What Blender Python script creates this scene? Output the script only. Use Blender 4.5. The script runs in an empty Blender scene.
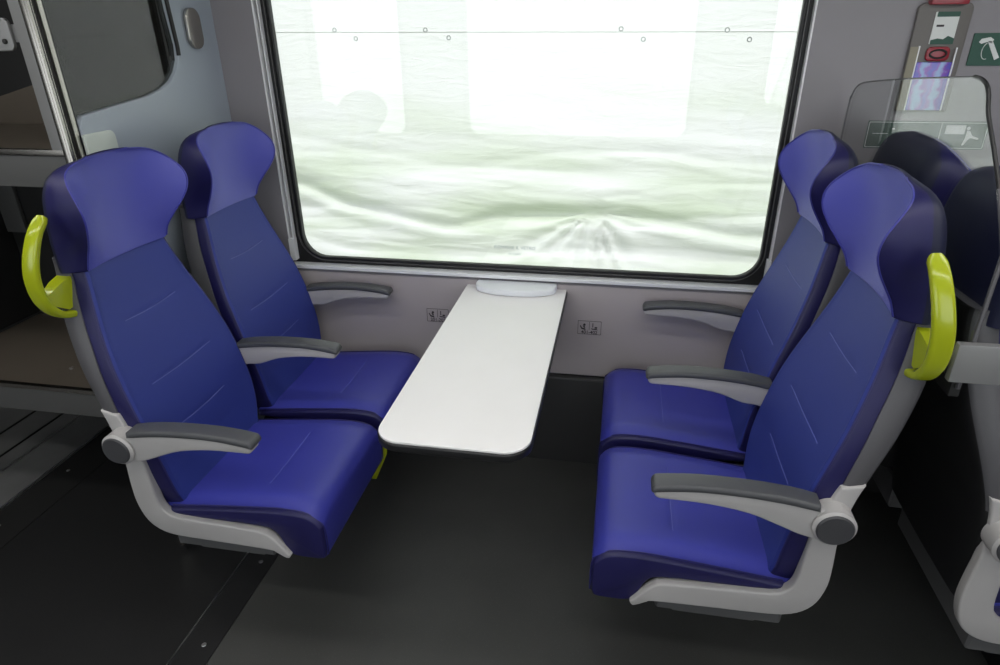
import bpy, bmesh, math, random
from mathutils import Vector, Matrix, noise
PI = math.pi
S = bpy.context.scene
COL = S.collection
random.seed(4)

# ------------------------------------------------------------------ materials
def mat(name, color, rough=0.5, metal=0.0, bump=0.0, bscale=400.0, spec=0.5, coat=0.0, var=0.0, vscale=6.0, sheen=0.0, emit=None, estr=0.0):
    m = bpy.data.materials.new(name); m.use_nodes = True
    nt = m.node_tree; b = nt.nodes['Principled BSDF']
    c = tuple(color) + (1,)
    b.inputs['Base Color'].default_value = c
    b.inputs['Roughness'].default_value = rough
    b.inputs['Metallic'].default_value = metal
    b.inputs['Specular IOR Level'].default_value = spec
    b.inputs['Coat Weight'].default_value = coat
    b.inputs['Coat Roughness'].default_value = 0.08
    b.inputs['Sheen Weight'].default_value = sheen
    if emit:
        b.inputs['Emission Color'].default_value = tuple(emit) + (1,)
        b.inputs['Emission Strength'].default_value = estr
    tc = nt.nodes.new('ShaderNodeTexCoord')
    if bump > 0:
        n = nt.nodes.new('ShaderNodeTexNoise'); n.inputs['Scale'].default_value = bscale
        n.inputs['Detail'].default_value = 3
        bp = nt.nodes.new('ShaderNodeBump'); bp.inputs['Strength'].default_value = bump
        bp.inputs['Distance'].default_value = 0.002
        nt.links.new(tc.outputs['Object'], n.inputs['Vector'])
        nt.links.new(n.outputs['Fac'], bp.inputs['Height'])
        nt.links.new(bp.outputs['Normal'], b.inputs['Normal'])
    n2 = nt.nodes.new('ShaderNodeTexNoise'); n2.inputs['Scale'].default_value = vscale
    n2.inputs['Detail'].default_value = 5
    nt.links.new(tc.outputs['Object'], n2.inputs['Vector'])
    mx = nt.nodes.new('ShaderNodeMix'); mx.data_type = 'RGBA'
    v = var if var > 0 else 0.03
    mx.inputs['A'].default_value = tuple(max(0, x * (1 - v)) for x in color) + (1,)
    mx.inputs['B'].default_value = tuple(min(1, x * (1 + v)) for x in color) + (1,)
    nt.links.new(n2.outputs['Fac'], mx.inputs['Factor'])
    nt.links.new(mx.outputs['Result'], b.inputs['Base Color'])
    return m

def glass_mat(name, tint=(0.95, 0.98, 0.97), ior=1.5, mul=1.0):
    m = bpy.data.materials.new(name); m.use_nodes = True
    nt = m.node_tree; nt.nodes.clear()
    out = nt.nodes.new('ShaderNodeOutputMaterial')
    t = nt.nodes.new('ShaderNodeBsdfTransparent'); t.inputs['Color'].default_value = tuple(tint) + (1,)
    g = nt.nodes.new('ShaderNodeBsdfGlossy'); g.inputs['Roughness'].default_value = 0.0
    f = nt.nodes.new('ShaderNodeFresnel'); f.inputs['IOR'].default_value = ior
    # outer and inner faces of the slab both reflect as air-to-glass
    geo = nt.nodes.new('ShaderNodeNewGeometry')
    add = nt.nodes.new('ShaderNodeMath'); add.operation = 'MULTIPLY_ADD'
    inv = 1.0 / ior
    add.inputs[1].default_value = inv - ior; add.inputs[2].default_value = ior
    nt.links.new(geo.outputs['Backfacing'], add.inputs[0])
    nt.links.new(add.outputs[0], f.inputs['IOR'])
    # Fresnel node inverts the ratio on back faces, which cancels the line above
    mx = nt.nodes.new('ShaderNodeMixShader')
    nt.links.new(f.outputs[0], mx.inputs[0]); nt.links.new(t.outputs[0], mx.inputs[1]); nt.links.new(g.outputs[0], mx.inputs[2])
    nt.links.new(mx.outputs[0], out.inputs['Surface'])
    return m

def floor_mat(name, base, speck, rough):
    m = mat(name, base, rough, bump=0.25, bscale=260)
    nt = m.node_tree; b = nt.nodes['Principled BSDF']
    tc = [n for n in nt.nodes if n.type == 'TEX_COORD'][0]
    vo = nt.nodes.new('ShaderNodeTexVoronoi'); vo.inputs['Scale'].default_value = 170
    nt.links.new(tc.outputs['Object'], vo.inputs['Vector'])
    rp = nt.nodes.new('ShaderNodeValToRGB'); rp.color_ramp.elements[0].position = 0.06; rp.color_ramp.elements[1].position = 0.2
    rp.color_ramp.elements[0].color = (1, 1, 1, 1); rp.color_ramp.elements[1].color = (0, 0, 0, 1)
    nt.links.new(vo.outputs['Distance'], rp.inputs['Fac'])
    no = nt.nodes.new('ShaderNodeTexNoise'); no.inputs['Scale'].default_value = 5; no.inputs['Detail'].default_value = 6
    nt.links.new(tc.outputs['Object'], no.inputs['Vector'])
    m1 = nt.nodes.new('ShaderNodeMix'); m1.data_type = 'RGBA'
    m1.inputs['A'].default_value = tuple(x * 0.8 for x in base) + (1,); m1.inputs['B'].default_value = tuple(x * 1.2 for x in base) + (1,)
    nt.links.new(no.outputs['Fac'], m1.inputs['Factor'])
    m2 = nt.nodes.new('ShaderNodeMix'); m2.data_type = 'RGBA'
    nt.links.new(rp.outputs['Color'], m2.inputs['Factor']); nt.links.new(m1.outputs['Result'], m2.inputs['A'])
    m2.inputs['B'].default_value = tuple(speck) + (1,)
    nt.links.new(m2.outputs['Result'], b.inputs['Base Color'])
    return m

M = {}
M['head'] = mat('headrest_leather', (0.085, 0.092, 0.43), 0.33, bump=0.25, bscale=900, spec=0.5)
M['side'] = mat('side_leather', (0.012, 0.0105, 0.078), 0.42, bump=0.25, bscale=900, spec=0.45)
M['back'] = mat('backrest_leather', (0.030, 0.046, 0.25), 0.5, bump=0.3, bscale=900, spec=0.35)
M['pan'] = mat('seat_leather', (0.045, 0.050, 0.35), 0.36, bump=0.3, bscale=900, spec=0.5)
M['rear'] = mat('rear_leather', (0.010, 0.012, 0.04), 0.5)
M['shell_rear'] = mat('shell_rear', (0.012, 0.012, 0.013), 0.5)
M['pipe'] = mat('piping', (0.022, 0.020, 0.13), 0.45)
M['pipe_head'] = mat('headrest_piping', (0.05, 0.052, 0.30), 0.35)
M['thread'] = mat('thread', (0.12, 0.14, 0.42), 0.6)
M['shell_dark'] = mat('shell_dark', (0.085, 0.083, 0.09), 0.45, bump=0.15, bscale=700)
M['shell'] = mat('shell_light', (0.44, 0.425, 0.42), 0.42, bump=0.15, bscale=700)
M['pad'] = mat('arm_pad', (0.07, 0.072, 0.078), 0.42, bump=0.2, bscale=600)
M['cap'] = mat('hub_cap', (0.055, 0.055, 0.06), 0.4, bump=0.2, bscale=500)
M['lime'] = mat('lime_plastic', (0.38, 0.44, 0.012), 0.22, coat=0.3)
M['under'] = mat('under_cover', (0.11, 0.11, 0.112), 0.5)
M['wall'] = mat('wall_panel', (0.255, 0.242, 0.258), 0.34, bump=0.08, bscale=120, var=0.04)
M['wall_low'] = mat('wall_panel_low', (0.44, 0.40, 0.405), 0.40, bump=0.08, bscale=120, var=0.04)
M['part'] = mat('partition_laminate', (0.36, 0.405, 0.455), 0.32, bump=0.05, bscale=120)
M['heater'] = mat('heater_cover', (0.035, 0.035, 0.036), 0.5, bump=0.2, bscale=500)
M['black'] = mat('black_rubber', (0.008, 0.008, 0.009), 0.45)
M['grey_rub'] = mat('grey_rubber', (0.10, 0.10, 0.10), 0.35)
M['alu'] = mat('aluminium', (0.72, 0.72, 0.73), 0.28, metal=1.0)
M['steel'] = mat('stainless', (0.40, 0.38, 0.35), 0.24, metal=1.0)
M['whitetrim'] = mat('white_trim', (0.85, 0.86, 0.87), 0.35)
M['ceil'] = mat('ceiling_paint', (0.62, 0.62, 0.63), 0.5)
M['table'] = mat('table_laminate', (0.90, 0.88, 0.87), 0.27, bump=0.03, bscale=300)
M['tedge'] = mat('table_edge', (0.012, 0.012, 0.013), 0.4)
M['tray'] = mat('bin_lid', (0.78, 0.80, 0.83), 0.3)
M['floor'] = floor_mat('floor_vinyl', (0.060, 0.060, 0.057), (0.10, 0.10, 0.095), 0.5)
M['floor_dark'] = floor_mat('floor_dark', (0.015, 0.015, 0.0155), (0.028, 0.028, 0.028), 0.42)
M['plate'] = mat('floor_plate', (0.03, 0.03, 0.031), 0.32, metal=0.3, bump=0.2, bscale=200)
M['sill'] = mat('sill_metal', (0.22, 0.22, 0.22), 0.4, metal=0.4, bump=0.3, bscale=60, var=0.3)
M['bronze'] = mat('rack_shelf', (0.105, 0.088, 0.070), 0.38, bump=0.1, bscale=90, var=0.15)
M['rackgrey'] = mat('rack_front', (0.085, 0.085, 0.083), 0.45)
M['dark'] = mat('dark_panel', (0.012, 0.012, 0.012), 0.55)
M['plategrey'] = mat('bracket_grey', (0.26, 0.26, 0.26), 0.4, metal=0.3)
M['clamp'] = mat('clamp_pale', (0.55, 0.60, 0.55), 0.35)
M['green'] = mat('sign_green', (0.010, 0.075, 0.048), 0.4)
M['signwhite'] = mat('sign_white', (0.72, 0.75, 0.73), 0.4)
M['greendim'] = mat('sign_green_grey', (0.035, 0.085, 0.06), 0.4)
M['ink'] = mat('ink', (0.03, 0.025, 0.03), 0.6)
M['inkfaint'] = mat('ink_faint', (0.35, 0.42, 0.42), 0.6)
M['red'] = mat('red_plastic', (0.30, 0.015, 0.03), 0.3, coat=0.3)
M['taupe'] = mat('housing_taupe', (0.155, 0.145, 0.135), 0.4)
M['khaki'] = mat('khaki_plate', (0.26, 0.24, 0.17), 0.35)
M['guide'] = mat('guide_silver', (0.85, 0.85, 0.86), 0.4)
M['tarpseam'] = mat('tarp_seam', (0.62, 0.66, 0.60), 0.7)
M['grommet'] = mat('grommet', (0.40, 0.43, 0.42), 0.5)
M['ground'] = mat('green_bounce_ground', (0.13, 0.17, 0.07), 0.9, var=0.4, vscale=2)  # unseen ground, added in green to bounce its tint onto the tarpaulin folds
M['glass'] = glass_mat('window_glass', (0.975, 0.98, 0.98), 1.5)
M['glass_clear'] = glass_mat('divider_glass', (0.96, 0.975, 0.97), 1.8)
M['glass_dark'] = glass_mat('partition_glass', (0.42, 0.42, 0.40), 1.6)
M['lamp'] = mat('lamp_diffuser', (0.9, 0.9, 0.9), 0.5, emit=(1.0, 0.985, 0.96), estr=8.0)

def striped():  # purple-blue reflections of the glossy cover, painted as colour bands
    m = mat('painted_sheen_cover', (0.2, 0.15, 0.6), 0.15, coat=0.5)
    nt = m.node_tree; b = nt.nodes['Principled BSDF']
    tc = [n for n in nt.nodes if n.type == 'TEX_COORD'][0]
    w = nt.nodes.new('ShaderNodeTexWave'); w.wave_type = 'BANDS'; w.bands_direction = 'X'
    w.inputs['Scale'].default_value = 7.5; w.inputs['Distortion'].default_value = 3.0; w.inputs['Detail Scale'].default_value = 6
    nt.links.new(tc.outputs['Object'], w.inputs['Vector'])
    r = nt.nodes.new('ShaderNodeValToRGB')
    r.color_ramp.elements[0].color = (0.13, 0.12, 0.55, 1); r.color_ramp.elements[1].color = (0.27, 0.42, 0.72, 1)
    e = r.color_ramp.elements.new(0.45); e.color = (0.26, 0.10, 0.50, 1)
    nt.links.new(w.outputs['Fac'], r.inputs['Fac']); nt.links.new(r.outputs['Color'], b.inputs['Base Color'])
    return m
M['sheen_bands'] = striped()

def tarp_mat():
    m = bpy.data.materials.new('tarpaulin_sheet'); m.use_nodes = True
    nt = m.node_tree; nt.nodes.clear(); out = nt.nodes.new('ShaderNodeOutputMaterial')
    tc = nt.nodes.new('ShaderNodeTexCoord')
    mp = nt.nodes.new('ShaderNodeMapping'); mp.inputs['Scale'].default_value = (0.7, 1, 3.2)
    nt.links.new(tc.outputs['Object'], mp.inputs['Vector'])
    n = nt.nodes.new('ShaderNodeTexNoise'); n.inputs['Scale'].default_value = 2.2; n.inputs['Detail'].default_value = 7
    nt.links.new(mp.outputs['Vector'], n.inputs['Vector'])
    sx = nt.nodes.new('ShaderNodeSeparateXYZ'); nt.links.new(tc.outputs['Object'], sx.inputs[0])
    mr = nt.nodes.new('ShaderNodeMapRange'); mr.inputs['From Min'].default_value = 1.55; mr.inputs['From Max'].default_value = 0.95
    nt.links.new(sx.outputs['Z'], mr.inputs['Value'])
    mu = nt.nodes.new('ShaderNodeMath'); mu.operation = 'MULTIPLY'
    rp0 = nt.nodes.new('ShaderNodeMapRange'); rp0.inputs['From Min'].default_value = 0.38; rp0.inputs['From Max'].default_value = 0.62
    nt.links.new(n.outputs['Fac'], rp0.inputs['Value'])
    nt.links.new(mr.outputs[0], mu.inputs[0]); nt.links.new(rp0.outputs[0], mu.inputs[1])
    mx = nt.nodes.new('ShaderNodeMix'); mx.data_type = 'RGBA'
    mx.inputs['A'].default_value = (0.75, 0.76, 0.75, 1); mx.inputs['B'].default_value = (0.585, 0.645, 0.53, 1)   # greener, darker noise patches, stronger towards the bottom
    nt.links.new(mu.outputs[0], mx.inputs['Factor'])
    d = nt.nodes.new('ShaderNodeBsdfDiffuse'); t = nt.nodes.new('ShaderNodeBsdfTranslucent')
    n3 = nt.nodes.new('ShaderNodeTexNoise'); n3.inputs['Scale'].default_value = 14; n3.inputs['Detail'].default_value = 8; n3.inputs['Distortion'].default_value = 1.5
    mp3 = nt.nodes.new('ShaderNodeMapping'); mp3.inputs['Scale'].default_value = (0.5, 1, 2.2)
    nt.links.new(tc.outputs['Object'], mp3.inputs['Vector']); nt.links.new(mp3.outputs['Vector'], n3.inputs['Vector'])
    bp = nt.nodes.new('ShaderNodeBump'); bp.inputs['Strength'].default_value = 0.25; bp.inputs['Distance'].default_value = 0.015
    nt.links.new(n3.outputs['Fac'], bp.inputs['Height'])
    for s in (d, t):
        nt.links.new(mx.outputs['Result'], s.inputs['Color']); nt.links.new(bp.outputs['Normal'], s.inputs['Normal'])
    a = nt.nodes.new('ShaderNodeMixShader'); a.inputs[0].default_value = 0.55
    nt.links.new(d.outputs[0], a.inputs[1]); nt.links.new(t.outputs[0], a.inputs[2])
    nt.links.new(a.outputs[0], out.inputs['Surface'])
    return m
M['tarp'] = tarp_mat()

# ------------------------------------------------------------------ helpers
def obj(name, bm, m, parent=None, smooth=True, angle=40):
    me = bpy.data.meshes.new(name)
    bmesh.ops.recalc_face_normals(bm, faces=bm.faces)
    bm.to_mesh(me); bm.free()
    me.materials.append(M[m] if isinstance(m, str) else m)
    if smooth:
        me.polygons.foreach_set('use_smooth', [True] * len(me.polygons))
        me.set_sharp_from_angle(angle=math.radians(angle))
    o = bpy.data.objects.new(name, me); COL.objects.link(o)
    if parent: o.parent = parent
    return o

def thing(name, label, cat, loc=(0, 0, 0), rz=0, group=None):
    o = bpy.data.objects.new(name, None); COL.objects.link(o)
    o.empty_display_size = 0.1
    o.location = loc; o.rotation_euler = (0, 0, rz); o['label'] = label; o['category'] = cat
    if group: o['group'] = group
    return o
def tag(o, label, cat, group=None):
    o['label'] = label; o['category'] = cat
    if group: o['group'] = group
    return o
def struct(o):
    o['kind'] = 'structure'; return o

def box(bm, x0, x1, y0, y1, z0, z1, bev=0.0, seg=2):
    r = bmesh.ops.create_cube(bm, size=1.0)
    vs = r['verts']
    for v in vs:
        v.co = Vector(((x0 + x1) / 2 + v.co.x * (x1 - x0), (y0 + y1) / 2 + v.co.y * (y1 - y0), (z0 + z1) / 2 + v.co.z * (z1 - z0)))
    if bev > 0:
        es = list({e for v in vs for e in v.link_edges})
        bmesh.ops.bevel(bm, geom=es, offset=bev, segments=seg, affect='EDGES', profile=0.7)
    return bm

def rrect(x0, x1, y0, y1, r, n=8):
    rs = r if isinstance(r, (tuple, list)) else (r,) * 4     # corners: (x0,y0),(x1,y0),(x1,y1),(x0,y1)
    pts = []
    for (cx, cy, a0, rr) in ((x0 + rs[0], y0 + rs[0], PI, rs[0]), (x1 - rs[1], y0 + rs[1], 1.5 * PI, rs[1]),
                             (x1 - rs[2], y1 - rs[2], 0, rs[2]), (x0 + rs[3], y1 - rs[3], .5 * PI, rs[3])):
        if rr <= 0: pts.append((cx, cy)); continue
        for i in range(n + 1):
            a = a0 + .5 * PI * i / n
            pts.append((cx + rr * math.cos(a), cy + rr * math.sin(a)))
    return pts

def circle(cx, cy, r, n=24):
    return [(cx + r * math.cos(2 * PI * i / n), cy + r * math.sin(2 * PI * i / n)) for i in range(n)]

def shape(loops, depth, mapping, bevel=0.0, bres=2):
    """filled 2D loops (holes allowed) extruded by depth (centred), mapped by a 4x4 matrix: returns a bmesh"""
    cu = bpy.data.curves.new('tmp', 'CURVE'); cu.dimensions = '2D'; cu.fill_mode = 'BOTH'
    cu.extrude = max(0, depth / 2 - bevel); cu.bevel_depth = bevel; cu.bevel_resolution = bres
    if bevel: cu.offset = -bevel
    for lp in loops:
        sp = cu.splines.new('POLY'); sp.points.add(len(lp) - 1)
        for p, q in zip(sp.points, lp): p.co = (q[0], q[1], 0, 1)
        sp.use_cyclic_u = True
    o = bpy.data.objects.new('tmp', cu); COL.objects.link(o)
    dg = bpy.context.evaluated_depsgraph_get(); dg.update()
    me = bpy.data.meshes.new_from_object(o.evaluated_get(dg))
    bm = bmesh.new(); bm.from_mesh(me)
    bmesh.ops.remove_doubles(bm, verts=bm.verts, dist=1e-5)
    bm.transform(mapping)
    bpy.data.objects.remove(o); bpy.data.curves.remove(cu); bpy.data.meshes.remove(me)
    return bm
# 2D (a,b) -> world planes
def PXZ(y): return Matrix(((1, 0, 0, 0), (0, 0, 1, y), (0, 1, 0, 0), (0, 0, 0, 1)))       # a->x b->z, thickness y
def PYZ(x): return Matrix(((0, 0, 1, x), (1, 0, 0, 0), (0, 1, 0, 0), (0, 0, 0, 1)))       # a->y b->z, thickness x
def PXY(z): return Matrix(((1, 0, 0, 0), (0, 1, 0, 0), (0, 0, 1, z), (0, 0, 0, 1)))

def tube(bm, pts, r, n=8, closed=False, rad=None):
    pts = [Vector(p) for p in pts]; rings = []
    N = len(pts); up = None
    for i, p in enumerate(pts):
        a = pts[i - 1] if i > 0 else (pts[-1] if closed else p)
        b = pts[(i + 1) % N] if (i < N - 1 or closed) else p
        t = (b - a).normalized()
        if up is None:
            up = t.orthogonal().normalized()
        up = (up - t * up.dot(t)).normalized(); s = t.cross(up)
        rr = rad[i] if rad else r
        rings.append([bm.verts.new(p + (up * math.cos(2 * PI * k / n) + s * math.sin(2 * PI * k / n)) * rr) for k in range(n)])
    for i in range(N if closed else N - 1):
        A, B = rings[i], rings[(i + 1) % N]
        for k in range(n): bm.faces.new((A[k], A[(k + 1) % n], B[(k + 1) % n], B[k]))
    if not closed:
        bm.faces.new(rings[0][::-1]); bm.faces.new(rings[-1])
    return bm

def cyl(bm, c, axis, r, h, n=32, bev=0.0, r2=None):
    r2 = r if r2 is None else r2
    ax = Vector(axis).normalized(); c = Vector(c)
    prof = [(0, 0, ), ]
    st = [(-h / 2, r - bev), (-h / 2 + bev, r), (h / 2 - bev, r2), (h / 2, r2 - bev)] if bev else [(-h / 2, r), (h / 2, r2)]
    u = ax.orthogonal().normalized(); w = ax.cross(u)
    rings = [[bm.verts.new(c + ax * d + (u * math.cos(2 * PI * k / n) + w * math.sin(2 * PI * k / n)) * rr) for k in range(n)] for d, rr in st]
    for A, B in zip(rings, rings[1:]):
        for k in range(n): bm.faces.new((A[k], A[(k + 1) % n], B[(k + 1) % n], B[k]))
    bm.faces.new(rings[0][::-1]); bm.faces.new(rings[-1])
    return bm

def lerp_tab(tab, x):
    if x <= tab[0][0]: return tab[0][1]
    for (a, fa), (b, fb) in zip(tab, tab[1:]):
        if x <= b: return fa + (fb - fa) * (x - a) / (b - a)
    return tab[-1][1]
def spl(tab, x):
    """smooth (Catmull-Rom) table look-up"""
    if x <= tab[0][0]: return tab[0][1]
    if x >= tab[-1][0]: return tab[-1][1]
    n = len(tab)
    for i in range(n - 1):
        if x <= tab[i + 1][0]:
            x0, y0 = tab[i]; x1, y1 = tab[i + 1]; h = x1 - x0
            m0 = (tab[i + 1][1] - tab[max(i - 1, 0)][1]) / (tab[i + 1][0] - tab[max(i - 1, 0)][0])
            j = min(i + 2, n - 1); m1 = (tab[j][1] - y0) / (tab[j][0] - x0)
            t = (x - x0) / h
            return (2 * t**3 - 3 * t**2 + 1) * y0 + (t**3 - 2 * t**2 + t) * h * m0 + (-2 * t**3 + 3 * t**2) * y1 + (t**3 - t**2) * h * m1

def smooth_poly(pts, n=4, closed=True):
    """Catmull-Rom resample of a 2D/3D polyline"""
    out = []; N = len(pts); P = [Vector(p) for p in pts]
    rng = range(N) if closed else range(N - 1)
    for i in rng:
        if closed: a, b, c, d = P[i - 1], P[i], P[(i + 1) % N], P[(i + 2) % N]
        else: a, b, c, d = P[max(i - 1, 0)], P[i], P[i + 1], P[min(i + 2, N - 1)]
        for k in range(n):
            t = k / n
            out.append(0.5 * ((2 * b) + (c - a) * t + (2 * a - 5 * b + 4 * c - d) * t * t + (-a + 3 * b - 3 * c + d) * t**3))
    if not closed: out.append(P[-1])
    return out

def loft(bm, rings, cap=True):
    R = [[bm.verts.new(p) for p in r] for r in rings]; n = len(R[0])
    for A, B in zip(R, R[1:]):
        for k in range(n): bm.faces.new((A[k], A[(k + 1) % n], B[(k + 1) % n], B[k]))
    if cap:
        bm.faces.new(R[0][::-1]); bm.faces.new(R[-1])
    return bm

def text_mesh(txt, size, mapping, depth=0.0006, align='CENTER', bold=False):
    cu = bpy.data.curves.new('t', 'FONT'); cu.body = txt; cu.size = size; cu.extrude = depth / 2
    cu.align_x = align; cu.align_y = 'CENTER'
    if bold: cu.offset = size * 0.015
    o = bpy.data.objects.new('t', cu); COL.objects.link(o)
    dg = bpy.context.evaluated_depsgraph_get(); dg.update()
    me = bpy.data.meshes.new_from_object(o.evaluated_get(dg)); bm = bmesh.new(); bm.from_mesh(me); bm.transform(mapping)
    bpy.data.objects.remove(o); bpy.data.curves.remove(cu); bpy.data.meshes.remove(me)
    return bm

# ------------------------------------------------------------------ seat
# local frame: u = +x runs backwards from the front edge, y across, z up
W = 0.212
ZB0, ZB1 = 0.432, 1.055
UF = [(0.44, .383), (0.47, .386), (0.52, .388), (0.58, .394), (0.66, .410), (0.75, .434), (0.85, .466), (0.95, .496), (1.06, .522)]   # backrest front at its edge
WB = [(0.44, .190), (0.50, .205), (0.58, .214), (0.66, .216), (0.74, .214), (0.82, .204), (0.90, .184), (0.98, .160), (1.03, .146), (1.06, .141)]
US = [(0.44, .440), (0.60, .447), (0.71, .470), (0.85, .506), (0.97, .540), (1.06, .555)]     # where cushion meets shell
UO = [(0.44, .478), (0.60, .490), (0.68, .505), (0.72, .515), (0.78, .535), (0.85, .560), (0.92, .582), (0.97, .593), (1.03, .599), (1.10, .600)]     # shell outer

def seam_groove(z, v, zc, half):
    if abs(v) > half: return 0.0
    e = min(1.0, (half - abs(v)) / 0.02)
    zz = zc + 0.006 * (v / half) ** 2
    return 0.0014 * e * math.exp(-((z - zz) / 0.007) ** 2)
BACK_SEAMS = [(0.905, .096), (0.748, .122), (0.620, .10)]
def back_front(z, v):
    w = spl(WB, z)
    t = min(1.0, abs(v) / w)
    u = spl(UF, z) + 0.013 * (1 - t ** 2.2) * min(1, (z - 0.44) / 0.1)     # slightly dished middle
    u += sum(seam_groove(z, v, zc, h) for zc, h in BACK_SEAMS)
    return u
PAN_TOP = [(0.0, .448), (0.012, .464), (0.03, .476), (0.06, .4815), (0.12, .4815), (0.20, .475), (0.30, .465), (0.38, .455), (0.43, .450)]
def pan_top(u, v):
    t = min(1.0, abs(v) / W)
    z = spl(PAN_TOP, u) + 0.003 * t ** 2 * min(1, u / .1)
    e = max(0, min(1, (abs(v) - .150) / .062)); z -= .015 * e * e * (3 - 2 * e)
    z += -0.006 * math.exp(-((u - .26) / .11) ** 2) * (1 - t * t)
    if abs(v) < 0.125:
        z -= 0.0015 * min(1, (0.125 - abs(v)) / .02) * math.exp(-((u - .18) / .006) ** 2)
    return z

def make_pan():
    bm = bmesh.new()
    low = smooth_poly([(.43, .418), (.30, .414), (.165, .412), (.128, .398), (.105, .345), (.085, .329), (.04, .327), (.012, .329), (.001, .340), (-.002, .39), (-.001, .428)], 4, closed=False)
    us = [0.43 * (i / 60) ** 1.25 for i in range(61)]
    vs = []
    r = 0.022
    prof = []
    for i in range(7):
        a = .5 * PI * i / 6
        prof.append((-(W - r) - r * math.cos(a), r * (1 - math.sin(a))))
    inner = [(-(W - r) + 2 * (W - r) * i / 46, 0.0) for i in range(1, 46)]
    full = prof + inner + [(-a, b) for a, b in prof[::-1]]
    rings = []
    for v, ins in full:
        pts = [Vector((u, pan_top(u, v))) for u in us] + [Vector(p) for p in low]
        n = len(pts); q = []
        for k, p in enumerate(pts):
            if ins > 1e-6:
                t = (pts[(k + 1) % n] - pts[k - 1]); nn = Vector((t.y, -t.x)).normalized() if t.length > 0 else Vector((0, 0))
                p = p + nn * ins * .38
            q.append((p.x, v, p.y))
        rings.append(q)
    loft(bm, rings)
    return bm

def pan_edge(v, s):
    pts = [(-0.0025, v, .342), (-0.0035, v, .39), (-0.0025, v, .420), (0.001, v, .438)]
    for i in range(2, 24):
        u = .43 * i / 24; pts.append((u, v, pan_top(u, v) + .0005))
    return pts

def make_back():
    bm = bmesh.new(); rings = []
    nz = 110
    for i in range(nz + 1):
        z = ZB0 + (ZB1 - ZB0) * i / nz
        w = spl(WB, z); r = 0.016
        e = 0.0
        d = (z - ZB0); 
        if ZB1 - z < 0.006: e = 0.006 - math.sqrt(max(0, 0.006 ** 2 - (0.006 - (ZB1 - z)) ** 2))
        ring = []
        us = spl(US, z)
        fr = back_front(z, w) + e
        ring.append((us, -w + e * .5, z)); 
        ring.append(((us + fr + r) / 2, -w - 0.002 + e * .5, z))
        for k in range(6):
            a = .5 * PI * k / 6
            ring.append((fr + r - r * math.sin(a), -(w - r) - r * math.cos(a) + e, z))
        m = 38
        for k in range(m + 1):
            v = -(w - r) + 2 * (w - r) * k / m
            ring.append((back_front(z, v) + e, v, z))
        for k in range(5, -1, -1):
            a = .5 * PI * k / 6
            ring.append((fr + r - r * math.sin(a), (w - r) + r * math.cos(a) - e, z))
        ring.append(((us + fr + r) / 2, w + 0.002 - e * .5, z)); ring.append((us, w - e * .5, z))
        rings.append(ring)
    loft(bm, rings); return bm

def make_shell():
    bm = bmesh.new(); rings = []
    for i in range(56):
        z = 0.44 + (1.078 - 0.44) * i / 55
        w = spl(WB, min(z, 1.06)) + 0.003; us = spl(US, min(z, 1.06)) - 0.001; uo = spl(UO, z)
        t = 0.010
        ring = [(us, -w, z), (us + t, -w - .004, z), (uo - .012, -w - .003, z), (uo - .003, -w + .004, z), (uo + .002, -w + .02, z)]
        for k in range(1, 12):
            v = -(w - .02) + 2 * (w - .02) * k / 12
            ring.append((uo + .002 + .003 * (1 - (v / w) ** 2), v, z))
        ring += [(uo + .002, w - .02, z), (uo - .003, w - .004, z), (uo - .012, w + .003, z), (us + t, w + .004, z), (us, w, z)]
        rings.append(ring)
    loft(bm, rings); return bm

HZ = [1.050, 1.054, 1.065, 1.085, 1.105, 1.125, 1.15, 1.17, 1.19, 1.21, 1.225, 1.240, 1.253, 1.264, 1.273, 1.281, 1.288, 1.293, 1.2965, 1.2985]
HW = [(1.05, .138), (1.08, .140), (1.11, .149), (1.14, .163), (1.17, .174), (1.20, .180), (1.22, .180), (1.24, .175), (1.26, .164), (1.275, .149), (1.287, .127), (1.294, .102), (1.2985, .066)]
HU = [(1.05, .514), (1.08, .503), (1.11, .484), (1.14, .464), (1.17, .450), (1.195, .446), (1.22, .451), (1.24, .462), (1.26, .477), (1.28, .493), (1.2985, .504)]
HC = [(1.05, .526), (1.10, .528), (1.20, .527), (1.26, .522), (1.2985, .514)]
HBW = [(1.05, .164), (1.09, .168), (1.13, .172), (1.18, .175), (1.22, .175), (1.245, .171), (1.265, .161), (1.28, .144), (1.29, .121), (1.2985, .076)]
HB = [(1.05, .584), (1.10, .580), (1.18, .566), (1.23, .557), (1.26, .549), (1.28, .540), (1.29, .532), (1.2985, .520)]
def zq(z): return z if z < 1.15 else 1.15 + (z - 1.15) * .93       # overall height of the headrest
def RB(z): return .028 if z < 1.25 else .028 - .016 * (z - 1.25) / .05
def head_ring(z, off=0.0):
    w = spl(HW, z); uw = spl(HU, z); uc = spl(HC, z); bw = spl(HBW, z); ub = spl(HB, z)
    m = 30; fr = []
    for k in range(m + 1):
        s = -1 + 2 * k / m
        v = w * math.sin(s * PI / 2) if abs(s) < 2 else 0
        t = abs(v) / w
        u = uc + (uw - uc) * (t ** 2.3)
        fr.append((u - off, v, z))
    # side and rounded back
    side = []
    ns = 10
    for k in range(1, ns):
        a = k / ns
        u = uw + (ub - RB(z) - uw) * a; v = w + (bw - w) * a + 0.004 * math.sin(PI * a)
        side.append((u, v, z))
    back = []
    for k in range(0, 13):
        a = .5 * PI * k / 12
        back.append((ub - RB(z) + RB(z) * math.sin(a), (bw - .05) + .05 * math.cos(a), z))
    mid = [(ub + .004 * (1 - (x / 4) ** 2), (bw - .05) * (-x / 4), z) for x in range(-3, 4)]
    R = fr + side + back + mid + [(u, -v, z) for u, v, z in back[::-1]] + [(u, -v, z) for u, v, z in side[::-1]]
    return [(u, v, zq(q)) for u, v, q in R]
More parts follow.
